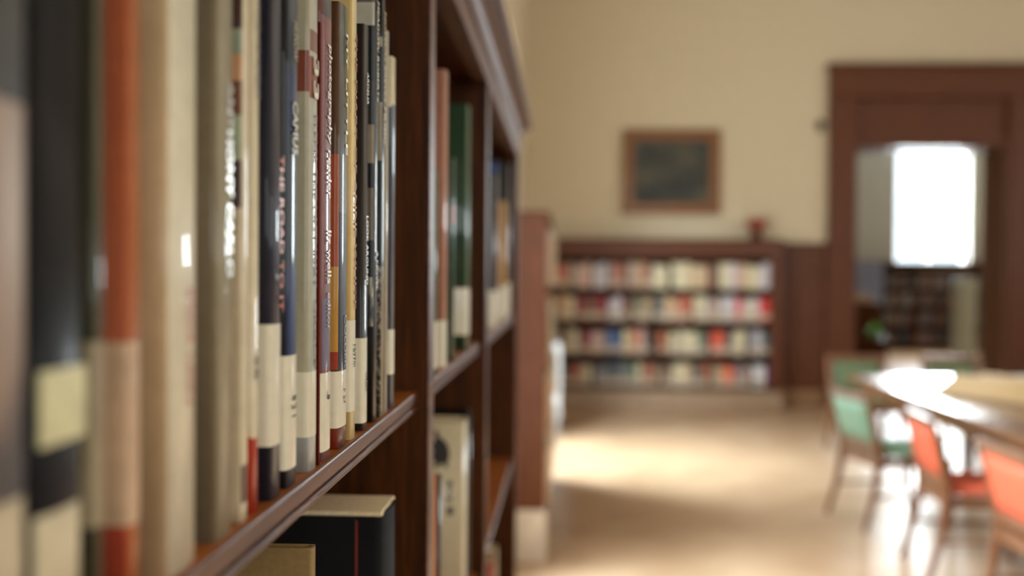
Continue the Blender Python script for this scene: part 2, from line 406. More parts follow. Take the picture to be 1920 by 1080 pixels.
# far bookcase, built into the end wall
fbx0 = XL + 0.02
FY = YF - 0.30
ftop = at(1250, 447, FY).z
far = thing('bookcase', 'long brown bookcase on the far wall with four rows of books, under the painting', 'bookcase', ((fbx0 + fbx1) / 2, YF - 0.15, 0))
def P3(o): return to_parent(o, far)
rows = [at(1250, y, FY).z for y in (541, 602, 665, 725)]
fb_x1 = at(1466, 600, FY).x
P3(box('side_panel', fbx0, fbx0 + 0.04, FY, YF - 0.02, 0.2, ftop - 0.05, panel_z))
P3(box('side_panel', fb_x1 - 0.12, fb_x1, FY, YF - 0.02, 0.2, ftop - 0.05, panel_z, None, 0.004))
P3(box('back_panel', fbx0, fb_x1, YF - 0.02, YF - 0.001, 0.2, ftop - 0.05, wood_z))
P3(box('header', fbx0 + 0.04, fb_x1 - 0.12, FY, FY + 0.03, at(1250, 481, FY).z, ftop - 0.05, panel_x))
P3(box('top_board', fbx0, fb_x1 + 0.02, FY - 0.02, YF - 0.001, ftop - 0.05, ftop, panel_x, None, 0.008))
P3(box('plinth', fbx0, fb_x1 + 0.01, FY - 0.01, YF - 0.001, 0.0, 0.2, far_marble, None, 0.006))
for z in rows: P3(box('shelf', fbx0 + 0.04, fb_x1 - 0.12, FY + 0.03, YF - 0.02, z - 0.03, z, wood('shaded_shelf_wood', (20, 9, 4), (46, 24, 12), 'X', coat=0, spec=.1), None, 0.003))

# ------------------------------------------------------------------ books
def cover_mat(c, gloss):
    if not isinstance(c, tuple): return c
    if gloss: return plain('glossy_cover', c, 0.45, coat=0.3, var=0.06, scale=25, coatr=0.06, spec=0.12)
    return plain('cloth_cover', c, 0.7, coat=0.0, var=0.1, scale=60, bump=0.15, coatr=0.3, spec=0.12)
def arc(X, y0, y1, s, n=12, pw=0.55):
    return [(X - s + s * math.sin(math.pi * i / n) ** pw, y0 + (y1 - y0) * 0.5 * (1 - math.cos(math.pi * i / n))) for i in range(n + 1)]
def txt(name, s, X, yc, ztop, zbot, hgt, mat, parent, bold=0.0):
    """lettering running down the spine"""
    cu = bpy.data.curves.new(name, 'FONT'); cu.body = s; cu.size = 1.0; cu.offset = bold; cu.resolution_u = 2
    cu.align_x = 'LEFT'; cu.align_y = 'CENTER'
    t = bpy.data.objects.new(name, cu); C.objects.link(t)
    dg = bpy.context.evaluated_depsgraph_get(); me = bpy.data.meshes.new_from_object(t.evaluated_get(dg))
    bpy.data.objects.remove(t)
    xs = [v.co.x for v in me.vertices]; ys = [v.co.y for v in me.vertices]
    if not xs: return None
    kx = (ztop - zbot) / (max(xs) - min(xs)); ky = hgt / (max(ys) - min(ys)); ym = (max(ys) + min(ys)) / 2; xm = min(xs)
    for v in me.vertices:
        v.co = Vector((X, yc + (v.co.y - ym) * ky, ztop - (v.co.x - xm) * kx))
    me.name = name; me.materials.clear(); me.materials.append(mat)
    o = bpy.data.objects.new(name, me); C.objects.link(o)
    return to_parent(o, parent)
def make_book(label, group, X, y0, y1, zb, zt, cov, spn=None, gloss=True, cover_bands=(), spine_bands=(), lab=None, texts=(), s=None, depth=0.2, wrap=0.045, name='book', pw=0.55):
    t = y1 - y0; s = s if s is not None else min(0.004, t * 0.22)
    spn = cov if spn is None else spn
    root = thing(name, label, 'book', (X - depth / 2, (y0 + y1) / 2, zb), group)
    ar = arc(X, y0, y1, s, pw=pw)
    outer = [(X - depth, y0), (X - depth * 0.5, y0)] + ar + [(X - depth * 0.5, y1), (X - depth, y1)]
    k = min(0.0024, t * 0.2)
    ar2 = arc(X - k, y0 + k, y1 - k, s, pw=pw)
    inner = [(X - depth, y0 + k), (X - depth * 0.5, y0 + k)] + ar2 + [(X - depth * 0.5, y1 - k), (X - depth, y1 - k)]
    cuts = sorted({round(z, 5) for z in [zb, zt] + [z for b in list(cover_bands) + list(spine_bands) for z in b[:2]] if zb - 1e-6 <= z <= zt + 1e-6})
    mats = [cover_mat(cov, gloss), cover_mat(spn, gloss)]
    def mi(c):
        m = cover_mat(c, gloss)
        if m not in mats: mats.append(m)
        return mats.index(m)
    bm = bmesh.new(); n = len(outer)
    ring = [[bm.verts.new((x, y, z)) for x, y in outer] for z in cuts]
    ir = [[bm.verts.new((x, y, z)) for x, y in inner] for z in (zb, zt)]
    for a in range(len(cuts) - 1):
        zm = (cuts[a] + cuts[a + 1]) / 2
        for i in range(n - 1):
            onspine = 4 <= i <= n - 5
            m_ = 1 if onspine else 0
            for b in (spine_bands if onspine else cover_bands):
                if b[0] <= zm <= b[1]: m_ = mi(b[2])
            f = bm.faces.new((ring[a][i], ring[a][i + 1], ring[a + 1][i + 1], ring[a + 1][i])); f.material_index = m_; f.smooth = True
    for i in range(n - 1):
        bm.faces.new((ir[0][i], ir[1][i], ir[1][i + 1], ir[0][i + 1]))
        bm.faces.new((ring[-1][i], ring[-1][i + 1], ir[1][i + 1], ir[1][i]))
        bm.faces.new((ring[0][i], ir[0][i], ir[0][i + 1], ring[0][i + 1]))
    for e in (0, n - 1):
        col = [r[e] for r in ring]
        bm.faces.new(col + [ir[1][e], ir[0][e]])
    c = mesh_obj('cover', bm, mats); to_parent(c, root)
    pg = box('page_block', X - depth + 0.004, X - s - k - 0.0005, y0 + k + 0.0001, y1 - k - 0.0001, zb + 0.003, zt - 0.004, paper); to_parent(pg, root)
    if lab:
        labs = lab if isinstance(lab, list) else [lab]
        for (lz0, lz1, *rest) in labs:
            lm = rest[0] if rest else label_m
            e = 0.00022
            ao = arc(X + e, y0 - e, y1 + e, s + e, pw=pw)
            pts = [(X - wrap, y0 - e)] + ao + [(X - wrap, y1 + e)]
            bm = bmesh.new()
            A = [bm.verts.new((x, y, lz0)) for x, y in pts]; B = [bm.verts.new((x, y, lz1)) for x, y in pts]
            for i in range(len(pts) - 1): bm.faces.new((A[i], A[i + 1], B[i + 1], B[i])).smooth = True
            to_parent(mesh_obj('spine_label', bm, lm), root)
    for (s_, z1_, z0_, h_, m_, *q) in texts:
        off = q[0] if q else 0.0
        txt('lettering', s_, X + 0.0006, (y0 + y1) / 2 + off, z1_, z0_, h_, m_, root, 0.012)
    return root
G1 = 'books on the near shelf'
def nb(label, xs, xe, top, bot, X, cov, spn=None, cb=(), sb=(), lab=None, tx=(), **kw):
    """a near book from the pixels where its spine starts and ends; heights from pixels read at the spine's middle"""
    ya, yb = YX(xs, X), YX(xe, X)
    xm = (xs + xe) / 2
    Z = lambda py: ZX(xm, py, X)
    zt = Z(top); zb_ = kw.pop('zb', SH1t)
    cbz = [(Z(b) if b < 2000 else zb_, Z(a) if a > -900 else zt, c) for a, b, c in cb]
    # cover bands sit at the near edge distance
    Zc = lambda py: ZX(xs, py, X)
    cbz = [(Zc(b), Zc(a), c) for a, b, c in cb]
    sbz = [(Z(b), Z(a), c) for a, b, c in sb]
    labz = None
    if lab: labz = [(max(Z(l[1]), zb_ + .001), Z(l[0])) + tuple(l[2:]) for l in (lab if isinstance(lab, list) else [lab])]
    txz = [(s, Z(a), Z(b), h, m) + tuple(q) for s, a, b, h, m, *q in tx]
    return make_book(label, None, X, ya, yb, zb_ + 0.0002, zt, cov, spn, cover_bands=cbz, spine_bands=sbz, lab=labz, texts=txz, **kw)
orange_ink = plain('orange_ink', (200, 84, 24), 0.4, coat=0.5, var=0.05)
red_ink = plain('red_ink', (150, 48, 24), 0.5, var=0.05)
silver_ink = plain('silver_ink', (214, 212, 204), 0.25, var=0.03, metallic=0.4)
white_ink = plain('white_ink', (226, 220, 206), 0.4, var=0.03)
brown_ink = plain('brown_ink', (112, 74, 66), 0.5, var=0.03)
grey_ink = plain('grey_ink', (100, 92, 82), 0.5, var=0.03)
portrait = blotch('portrait_jacket', [(0.35, (44, 38, 38)), (0.47, (62, 50, 46)), (0.55, (140, 112, 90)), (0.68, (160, 134, 108))], (16, 16, 9), detail=2, rough=.5, coat=.12, coatr=.3)
softblack = plain('soft_black_jacket', (13, 11, 14), .45, coat=.1, var=.1, coatr=.2, spec=.08)
photo_bw = blotch('photo_jacket', [(0.32, (14, 13, 12)), (0.45, (40, 36, 32)), (0.58, (132, 118, 100)), (0.7, (176, 164, 140))], (20, 20, 16), detail=3)
speckle = blotch('speckled_jacket', [(0.36, (20, 18, 16)), (0.5, (76, 70, 60)), (0.62, (150, 140, 118))], (420, 420, 320), detail=2)
branchy = blotch('branch_jacket', [(0.40, (22, 20, 18)), (0.47, (90, 80, 66)), (0.53, (176, 162, 134))], (260, 260, 40), detail=4)

XB = -0.1415
nb('charcoal photo-jacket book cut by the left edge of the picture', -84, 58, -60, 1300, XB, portrait, portrait, cb=[(-80, 180, (66, 64, 62))], sb=[(-80, 180, (66, 64, 62)), (955, 1500, (196, 180, 150))], s=.003)
nb('glossy black book with a square pale label, second from the left edge', 64, 164, -60, 1300, XB + .001, softblack, softblack, sb=[(955, 1500, (206, 192, 160))], lab=None, s=.004).__setitem__('q', 1)
nb('dark olive book between the black book and the orange one', 178, 197, -60, 1300, XB, (58, 54, 38), (74, 70, 50), lab=(640, 985, plain('aged_label', (150, 132, 100), .5, coat=.4)))
nb('terracotta orange book with a pale strip label near its foot', 243, 266, -60, 1300, XB, (172, 90, 58), (166, 88, 38), cb=[(980, 1500, (160, 66, 44))], lab=[(640, 980, plain('tan_label', (196, 160, 126), .5, coat=.4))])
nb('thick cream jacketed book with a glossy spine painted as lit, right of the orange book', 318, 376, -60, 1300, XB + .001, (186, 156, 118), (216, 204, 176), s=.0045,  # cover tone painted as shaded, spine tone as lit
   tx=[('REDA LINN', 540, 760, .006, plain('rose_ink', (190, 110, 100), .4), .004)])
nb('grey khaki book with silver dotted lettering, right of the thick cream book', 410, 441, -60, 1010, XB + .001, (120, 106, 82), (146, 134, 108), tx=[('ANTHONY CARLO', 150, 520, .007, silver_ink, .002)])
nb('cream book with a brown and green picture jacket, right of the grey khaki book', 455, 468, -60, 965, XB, (196, 174, 140), (206, 190, 158),
   cb=[(-80, 52, (74, 50, 42)), (52, 100, (140, 146, 118)), (100, 150, (190, 140, 100)), (150, 215, (116, 74, 50)), (215, 300, (160, 164, 130)), (300, 390, (72, 50, 42))], sb=[(870, 940, (96, 74, 60))])
nb('cream book with a red foot and fine vertical lettering, left of the navy one', 475, 487.5, -60, 945, XB, (206, 186, 152), (208, 192, 160), cb=[(820, 1500, (166, 48, 26))], sb=[(820, 1500, (160, 44, 24))],
   tx=[('STORIES AND NOVELLAS', 0, 185, .005, grey_ink), ('S6', 665, 712, .006, grey_ink)])
nb('navy book with orange letters and a wide cream label', 511, 531, -60, 940, XB + .001, (38, 36, 46), (46, 44, 54), lab=(607, 832), tx=[('THE ROAD TO IT', 288, 585, .0075, orange_ink, .0045)])
nb('black and blue book with pale letters down its spine, right of the navy one', 541, 561, -60, 922, XB + .001, (26, 25, 26), (44, 52, 62), cb=[], sb=[(130, 250, (30, 42, 74)), (500, 680, (34, 48, 86))], lab=(665, 875),
   tx=[('HUNOW', 40, 112, .009, plain('tan_ink', (150, 140, 118), .4)), ('CAMUS', 190, 290, .010, plain('tan_ink2', (190, 176, 150), .4)), ('8 2 1', 740, 780, .008, ink)])
nb('pale grey book with a rust-red patch near its top', 582, 597.5, -60, 885, XB + .0012, (168, 158, 132), (172, 168, 150), cb=[(92, 170, (128, 66, 46)), (820, 1500, (150, 148, 142))], sb=[(58, 98, (130, 96, 82)), (108, 186, (132, 76, 58)), (800, 1500, (176, 172, 164))],
   lab=(695, 815), tx=[('33', 108, 186, .011, plain('cream_ink', (214, 204, 172), .4)), ('ELENA THE LAST WAY', 215, 540, .005, brown_ink), ('GRACE', 560, 690, .004, grey_ink)])
nb('thin dark red book pressed against the pale grey one', 599, 601.5, 40, 868, XB + .001, (78, 22, 14), (112, 36, 18), gloss=False)
nb('mauve book with flowing white title lettering', 607, 624, -40, 868, XB + .001, (112, 70, 66), (126, 84, 84), sb=[(-60, 34, (82, 78, 76)), (560, 690, (112, 100, 116))], lab=(697, 842),
   tx=[('photography', 84, 270, .011, white_ink), ('reader', 282, 372, .009, white_ink), ('liz wells', 432, 532, .010, white_ink), ('editor', 548, 620, .008, plain('lilac_ink', (176, 168, 176), .4)), ('J', 730, 748, .006, ink)])
nb('slate grey book whose cover shows brown, orange and gold', 637, 654, 9, 848, XB + .001, (84, 54, 34), (86, 86, 80), cb=[(288, 500, (158, 70, 30)), (500, 660, (186, 134, 58)), (660, 693, (150, 56, 32)), (797, 1500, (120, 44, 26))],
   sb=[(400, 693, (50, 54, 62)), (797, 1500, (92, 56, 48))], lab=(693, 797), tx=[('MY LITTLE', 60, 290, .006, white_ink, .003), ('COLLIER', 590, 690, .007, plain('ash_ink', (150, 148, 150), .4), .002), ('F 27', 728, 756, .006, grey_ink)])
nb('slim butter-yellow book with rust-red capitals', 660, 669, -40, 832, XB + .0012, (206, 176, 116), (222, 198, 142), gloss=True, lab=(600, 769), s=.003,
   tx=[('THE DIARY OF ANNE WHITE', 60, 580, .0055, red_ink, .0006), ('F697m', 645, 687, .0075, ink)])
nb('short glossy black book with small white capitals on its spine', 682.5, 691, 46, 822, XB + .0012, (42, 34, 30), (58, 54, 54), sb=[(740, 1500, (60, 56, 54))], lab=(633, 790), s=.003,
   tx=[('ARDELIA', 135, 195, .007, white_ink), ('LOOK AROUND', 405, 534, .0075, white_ink), ('U426+', 698, 733, .007, ink)])
nb('book with a black and white photograph of bare branches on its jacket', 702, 709, -60, 792, XB + .0012, (20, 19, 18), (40, 38, 36), s=.003,
   cb=[(-60, 0, (90, 86, 78)), (0, 44, (176, 168, 150)), (150, 230, (44, 40, 34)), (232, 305, (140, 124, 102)), (305, 352, (24, 22, 20)), (352, 450, (104, 92, 74)), (450, 520, (16, 15, 14)), (520, 612, branchy)],
   tx=[('MEADOW ROBERTS', 0, 190, .007, white_ink), ('A NOVEL', 470, 545, .007, white_ink)])
nb('black book with a speckled lower cover, right of the branches book', 716, 721.5, -60, 785, XB + .0012, (22, 21, 19), (50, 47, 42), s=.002,
   cb=[(66, 84, (150, 140, 118)), (190, 300, (146, 132, 108)), (500, 1500, speckle)], sb=[(500, 1500, (140, 130, 112))],
   tx=[('NOVELAS BREVES', 20, 190, .007, plain('cream_ink3', (200, 190, 160), .4)), ('MUSIC', 200, 270, .006, white_ink)])
nb('slim beige book standing between the speckled one and the last', 724, 728, 56, 780, XB + .001, (168, 150, 120), (172, 164, 150), s=.0015, tx=[('NOVELAS', 590, 640, .004, grey_ink)])
nb('last book of the row, cream top above a slate blue jacket', 735, 741.5, 106, 768, XB + .0008, (66, 70, 78), (92, 94, 102), s=.003, cb=[(90, 198, (206, 188, 152))], sb=[(90, 196, (206, 192, 160))], lab=(617, 700))

# the square label and lighter details on the second book from the left
def spine_patch(book, X, px0, px1, ytop, ybot, mat, name='spine_label'):
    y0, y1 = YX(px0, X), YX(px1, X); xm = (px0 + px1) / 2
    z1, z0 = ZX(xm, ytop, X), ZX(xm, ybot, X)
    return to_parent(box(name, X - 0.0004, X + 0.0006, y0, y1, z0, z1, mat, None), book)
b2 = [o for o in C.objects if o.get('label', '').startswith('glossy black book with a square')][0]
if 'q' in b2: del b2['q']
spine_patch(b2, XB + .001, 74, 158, 690, 828, plain('lime_label', (214, 206, 158), .4, coat=.5))

# bare tree printed on the branches jacket: thin inked twigs on its cover
bq = [o for o in C.objects if o.get('label', '').startswith('book with a black and white photograph')][0]
bm = bmesh.new(); X = XB + .0012; yq = YX(702, X) - 0.0004
def twig(pts):
    for (a, b), (c_, d) in zip(pts, pts[1:]):
        p0 = Vector((X - 0.0045 + (a - 697) * 0.00036, yq, ZX(702, b, X))); p1 = Vector((X - 0.0045 + (c_ - 697) * 0.00036, yq, ZX(702, d, X)))
        tube(bm, p0, p1, 0.00022, 0.0002, 5)
for t_ in ([(697, 612), (699, 590), (700, 560), (698, 500), (697, 430)], [(700, 570), (704, 545), (706, 520)], [(699, 585), (695, 560), (694, 535)], [(700, 560), (696, 540), (695, 520)], [(703, 612), (704, 595), (706, 580)]): twig(t_)
to_parent(mesh_obj('printed_branches', bm, ink), bq)

# books in the second bay, upper shelf
nb('slim silver-grey book against the divider, second bay upper shelf', 806, 811.5, 198, 715, XB, (150, 150, 160), (176, 178, 192), lab=(605, 700))
nb('thin teal book beside the pink-brown one, second bay upper shelf', 816.5, 820, 320, 712, XB, (32, 104, 86), (30, 92, 74), lab=(603, 690))
nb('tall pink-brown book, second bay upper shelf', 834, 840, 131, 700, XB + .001, (164, 112, 90), (178, 128, 104), lab=(600, 692))
nb('low dark green book with a small orange mark, second bay upper shelf', 849, 853, 296, 686, XB, (34, 52, 42), (30, 74, 54), sb=[(385, 420, (172, 86, 46))])
nb('large green book with a cream label, second bay upper shelf', 876, 882, 196, 680, XB + .001, (46, 66, 46), (64, 96, 66), lab=(540, 626))
# third bay
nb('black book with a pale highlight painted on its spine, third bay upper shelf', 929, 934, 328, 640, XB, (18, 18, 22), (120, 116, 128), lab=(545, 640), zb=SH1t)  # pale spine colour is a painted highlight on black
nb('tall blue book half hidden behind the black one, third bay upper shelf', 931, 933.5, 302, 640, -0.152, (44, 72, 120), (44, 72, 120))
nb('caramel tan book, third bay upper shelf', 948, 951, 378, 630, XB, (186, 140, 84), (190, 146, 92), lab=(538, 620))
nb('tall slate blue book at the end of the third bay', 954.5, 957, 306, 620, XB, (60, 58, 50), (112, 118, 140), lab=(530, 590))
# lower shelf
Z2 = SH2t
bk = nb('thick old black book with worn pale top edge and red joint, lower shelf', 727, 750, 945, 1300, XB, (22, 20, 20), (38, 36, 37), zb=Z2, gloss=False, s=.010, depth=.19, pw=.8)
yk0, yk1 = YX(727, XB), YX(750, XB); zk = ZX(738, 945, XB)
to_parent(box('worn_top', XB - .19, XB - .0035, yk0 - .0006, yk1 + .0006, zk - .0028, zk + .0012, plain('worn_paper', (228, 206, 164), .8, var=.1, scale=50), None, .0012), bk)
to_parent(box('joint', XB - .0245, XB - .0232, yk0 - .0009, yk0 + .001, Z2 + .001, zk - .006, plain('red_joint', (140, 40, 22), .5)), bk)
to_parent(box('cover_board', XB - .19, XB - .0245, yk0 - .003, yk0 - .0002, Z2 + .0005, zk - .003, cover_mat((24, 22, 22), False), None, .0008), bk)
mp_ = make_book('thin tan paper-covered book leaning low before the old black one', None, -0.152, YX(588, -0.152), YX(596, -0.152), Z2 + .0002, ZX(594, 1020, -0.152), (150, 122, 78), gloss=False, depth=.17)
nb('tan pamphlet-like book with orange spine, second bay lower shelf', 818, 821.5, 885, 1300, XB, (196, 170, 128), (196, 104, 62), zb=Z2, gloss=False)
nb('narrow black book before the cream one, second bay lower shelf', 827.5, 831, 888, 1300, XB, (20, 19, 19), (26, 25, 25), zb=Z2)
cb_ = nb('cream book with a dark hunched figure on its cover, second bay lower shelf', 872.5, 880, 784, 1300, XB + .001, (206, 188, 152), (216, 202, 172), zb=Z2, s=.003)
nb('black book topping the cream one from behind, second bay lower shelf', 883, 885.5, 765, 1300, XB - .004, (16, 15, 15), (20, 19, 19), zb=Z2)
# figure printed on the cream cover: a rounded dark silhouette
bm = bmesh.new(); X = XB + .001; yc = YX(872.5, X) - 0.0006; kx = yc / F
def fig(pts):
    vs = [bm.verts.new((at(px, py, yc).x, yc, at(px, py, yc).z)) for px, py in pts]
    f = bm.faces.new(vs); r = bmesh.ops.extrude_face_region(bm, geom=[f])
    bmesh.ops.translate(bm, verts=[v for v in r['geom'] if isinstance(v, bmesh.types.BMVert)], vec=(0, 0.0004, 0))
fig([(815, 809), (818, 806), (822, 807), (823, 813), (821, 818), (828, 822), (836, 828), (841, 838), (843, 852), (841, 864), (838, 868), (840, 877), (833, 877), (832, 870), (824, 870), (822, 878), (814, 878), (816, 868), (811, 860), (806, 856), (805, 848), (811, 850), (814, 846), (808, 842), (807, 836), (814, 828), (816, 820), (814, 814)])
fs = mesh_obj('printed_figure', bm, plain('sepia_ink', (52, 44, 38), .6)); to_parent(fs, cb_)
for (a, b_, c_, d) in ((838, 848, 902, 912), (840, 846, 916, 926), (836, 848, 932, 940), (838, 850, 950, 966)):
    bm = bmesh.new(); p = at(a, b_, yc); fig2 = [(a, c_), (b_, c_), (b_, d), (a, d)]
    fig(fig2); to_parent(mesh_obj('printed_mark', bm, grey_ink), cb_)
# bottom of third bay
nb('brick red book with rounded top, third bay under the lower shelf', 928, 933, 1032, 1300, XB, (150, 60, 38), (160, 66, 42), zb=0.64, gloss=False)
nb('cream book behind the brick red one, third bay under the lower shelf', 934.5, 936.5, 1012, 1300, XB - .002, (186, 170, 134), (186, 170, 134), zb=0.64, gloss=False)

# --------------------------------------------- small distant books
UNIT = {}
def unit_book(col, lab):
    key = (col, lab)
    if key in UNIT: return UNIT[key]
    def mk(z0, z1, e, mats, nm):
        bm = bmesh.new(); n = 6
        pts = [(-0.5 - e, 0.5)] + [(-(0.5 + e) * math.cos(math.pi * i / n), -0.5 + 0.06 - (0.06 + e * .3) * math.sin(math.pi * i / n)) for i in range(n + 1)] + [(0.5 + e, 0.5)]
        A = [bm.verts.new((x, y, z0)) for x, y in pts]; B = [bm.verts.new((x, y, z1)) for x, y in pts]
        for i in range(len(pts)): bm.faces.new((A[i], A[(i + 1) % len(pts)], B[(i + 1) % len(pts)], B[i]))
        bm.faces.new(A); bm.faces.new(list(reversed(B)))
        bmesh.ops.recalc_face_normals(bm, faces=bm.faces)
        me = bpy.data.meshes.new(nm); bm.to_mesh(me); bm.free(); me.materials.append(mats); return me
    UNIT[key] = (mk(0, 1, 0, plain('far_cover', col, 0.4, coat=0.35, var=0.1, scale=4), 'book'), mk(0.08, 0.34, 0.02, plain('far_label', (184, 164, 142), .5), 'spine_label') if lab else None)
    return UNIT[key]
ORD = ['first', 'second', 'third', 'fourth', 'fifth', 'sixth', 'seventh', 'eighth', 'ninth', 'tenth', 'eleventh', 'twelfth', 'thirteenth', 'fourteenth', 'fifteenth', 'sixteenth', 'seventeenth', 'eighteenth', 'nineteenth', 'twentieth']
TENS = ['', '', 'twenty', 'thirty', 'forty', 'fifty', 'sixty']
def ordinal(i):
    if i < 20: return ORD[i]
    n = i + 1; t, u = divmod(n, 10)
    return (TENS[t][:-1] + 'ieth') if u == 0 else TENS[t] + '-' + ORD[u - 1]
def small_book(x, y, z, wid, dep, hgt, col, lab, label, group, rz=0.0, lean=0.0):
    me, lm = unit_book(col, lab)
    o = bpy.data.objects.new('book', me); C.objects.link(o); o.location = (x, y, z); o.scale = (wid, dep, hgt); o.rotation_euler = (0, lean, rz)
    tag(o, label, 'book', group)
    if lm:
        l = bpy.data.objects.new('spine_label', lm); C.objects.link(l); l.parent = o
    return o
PAL = {'n': ((30, 32, 52), 'navy'), 'o': ((176, 86, 56), 'rust orange'), 'g': ((150, 134, 112), 'grey-tan'), 'p': ((196, 158, 142), 'pink'), 'l': ((196, 186, 190), 'lavender white'),
       'k': ((30, 26, 24), 'black'), 't': ((190, 154, 116), 'tan'), 'c': ((208, 194, 158), 'cream'), 'b': ((104, 66, 36), 'brown'), 'r': ((140, 24, 36), 'crimson'), 'm': ((92, 36, 32), 'maroon'),
       'v': ((98, 102, 76), 'olive'), 'R': ((206, 34, 26), 'bright red'), 'B': ((66, 98, 146), 'blue'), 'y': ((120, 116, 122), 'grey'), 'e': ((88, 104, 88), 'green-grey'), 'C': ((222, 110, 74), 'coral'),
       'w': ((222, 220, 220), 'white'), 'U': ((96, 30, 86), 'purple'), 'T': ((64, 80, 84), 'dark teal')}
# (pixel x where the book ends, colour, relative height, label?)
ROWS = [
 [(1010, 'b'), (1020, 'c'), (1032, 'k'), (1044, 'n'), (1054, 'o'), (1066, 'o'), (1076, 'g'), (1083, 'g'), (1096, 'p'), (1108, 'p'), (1113, 'k'), (1125, 'l'), (1136, 'l'), (1142, 'y'), (1146, 'k'), (1154, 'p'), (1162, 'o'), (1169, 'o'), (1174, 'k'), (1181, 'g'), (1190, 'p'), (1198, 'g'), (1208, 't'), (1216, 'o'), (1224, 'n'), (1236, 'c'), (1244, 'c'), (1252, 'c'), (1262, 'k'), (1272, 'c'), (1284, 'c'), (1294, 'c'), (1304, 't'), (1312, 'c'), (1326, 't'), (1338, 'b'), (1350, 'b'), (1360, 'c'), (1370, 'c'), (1380, 'l'), (1390, 'p'), (1400, 't'), (1412, 'c'), (1424, 'c'), (1434, 'l'), (1444, 'l')],
 [(1010, 't'), (1022, 'c'), (1034, 'g'), (1046, 'b'), (1056, 't'), (1067, 't'), (1078, 'c'), (1082, 'k'), (1092, 'r'), (1102, 'r'), (1113, 'v'), (1124, 'r'), (1136, 'r'), (1141, 'k'), (1153, 'l'), (1166, 'l'), (1178, 'm'), (1186, 'b'), (1194, 'g'), (1204, 'v'), (1212, 'g'), (1222, 't'), (1228, 'k'), (1240, 'T'), (1248, 'g'), (1260, 't'), (1272, 't'), (1284, 'o'), (1296, 'o'), (1302, 'b'), (1312, 'c'), (1324, 'c'), (1332, 'y'), (1342, 'p'), (1352, 'g'), (1360, 'l'), (1370, 'l'), (1380, 'l'), (1392, 'R'), (1402, 'l'), (1412, 'c'), (1424, 'l'), (1435, 'R'), (1445, 'R')],
 [(1010, 'c'), (1022, 't'), (1036, 'b'), (1048, 'g'), (1058, 'm'), (1072, 'g'), (1083, 'c'), (1092, 'y'), (1102, 'r'), (1110, 'r'), (1118, 'l'), (1130, 'p'), (1140, 'y'), (1152, 'B'), (1162, 'B'), (1168, 'n'), (1178, 'c'), (1188, 't'), (1198, 'o'), (1210, 'p'), (1218, 'n'), (1226, 'k'), (1236, 'b'), (1246, 'o'), (1254, 'b'), (1266, 'c'), (1276, 'g'), (1286, 'c'), (1298, 'c'), (1308, 'c'), (1316, 'e'), (1326, 'e'), (1334, 'b'), (1346, 'R'), (1358, 'C'), (1366, 'n'), (1374, 'n'), (1386, 'c'), (1398, 'c'), (1404, 'k'), (1416, 'y'), (1428, 'l'), (1436, 'T'), (1444, 'T')],
 [(1010, 'k'), (1022, 't'), (1036, 'b'), (1048, 'g'), (1062, 'v'), (1074, 'm'), (1085, 'o'), (1096, 'g'), (1108, 'c'), (1116, 'k'), (1130, 'y'), (1142, 'y'), (1150, 'T'), (1160, 'T'), (1172, 'y'), (1182, 'e'), (1194, 'e'), (1204, 'c'), (1212, 'm'), (1222, 'o'), (1230, 'g'), (1242, 'b'), (1252, 'g'), (1262, 'm'), (1274, 'c'), (1286, 'c'), (1298, 't'), (1308, 'T'), (1316, 'e'), (1326, 'o'), (1336, 'b'), (1346, 'g'), (1356, 't'), (1367, 'C'), (1378, 'C'), (1386, 'y'), (1396, 'y'), (1406, 'p'), (1412, 'k'), (1423, 'w'), (1434, 'w'), (1444, 'U')]]
SHELFNAME = ['top', 'second', 'third', 'bottom']
tops = [489, 553, 615, 679]
for ri, row in enumerate(ROWS):
    z = rows[ri]; ytop = tops[ri]; prev = fbx0 + 0.06
    for i, (px, ck) in enumerate(row):
        xe = at(px, ytop, FY + 0.03).x
        xe = min(xe, fb_x1 - 0.124)
        if xe <= prev + 0.012: continue
        col, cn = PAL[ck]
        hh = at(1250, ytop, FY).z - z; hh *= random.uniform(0.80, 0.96) if ck not in 'k' else random.uniform(.7, .8)
        wid = xe - prev
        dep = random.uniform(0.17, 0.21)
        yf = FY + 0.02 + random.uniform(0.0, 0.012)
        small_book((prev + xe) / 2, yf + dep / 2, z + 0.0005, wid - 0.002, dep, hh, col, ck not in 'kbU' and (ri > 0 or ck in 'yno'),
                   '%s book, %s from left on the %s shelf of the far bookcase' % (cn, ordinal(i), SHELFNAME[ri]), 'books on the far bookcase')
        prev = xe
# books of the second bookcase: their spines show edge-on past its side panel
cols2 = 'ctcgctkcgctbcglctvcgtc'
for si, z in enumerate(sh2):
    y = Y2a + 0.05; i = 0
    while y < Y2b - 0.16:
        wdt = random.uniform(0.075, 0.11)
        if y > 6.645 or y + wdt < 6.598:
            ck = random.choice(cols2)
            if si < 2 and y > 7.2: ck = 'w'
            dep = 0.24; xf = X2 + random.uniform(0.006, 0.03) + (0.02 if ck == 'w' else 0)
            small_book(xf - dep / 2, y + wdt / 2, z + 0.0005, wdt - 0.002, dep, random.uniform(0.25, 0.31), PAL[ck][0], False,
                       '%s book, %s from the near end, %s shelf of the low left bookcase' % (PAL[ck][1], ordinal(i), ['bottom', 'third', 'second', 'top'][si]), 'books on the low left bookcase', rz=R(90))
            i += 1; y += wdt
        else: y = 6.65

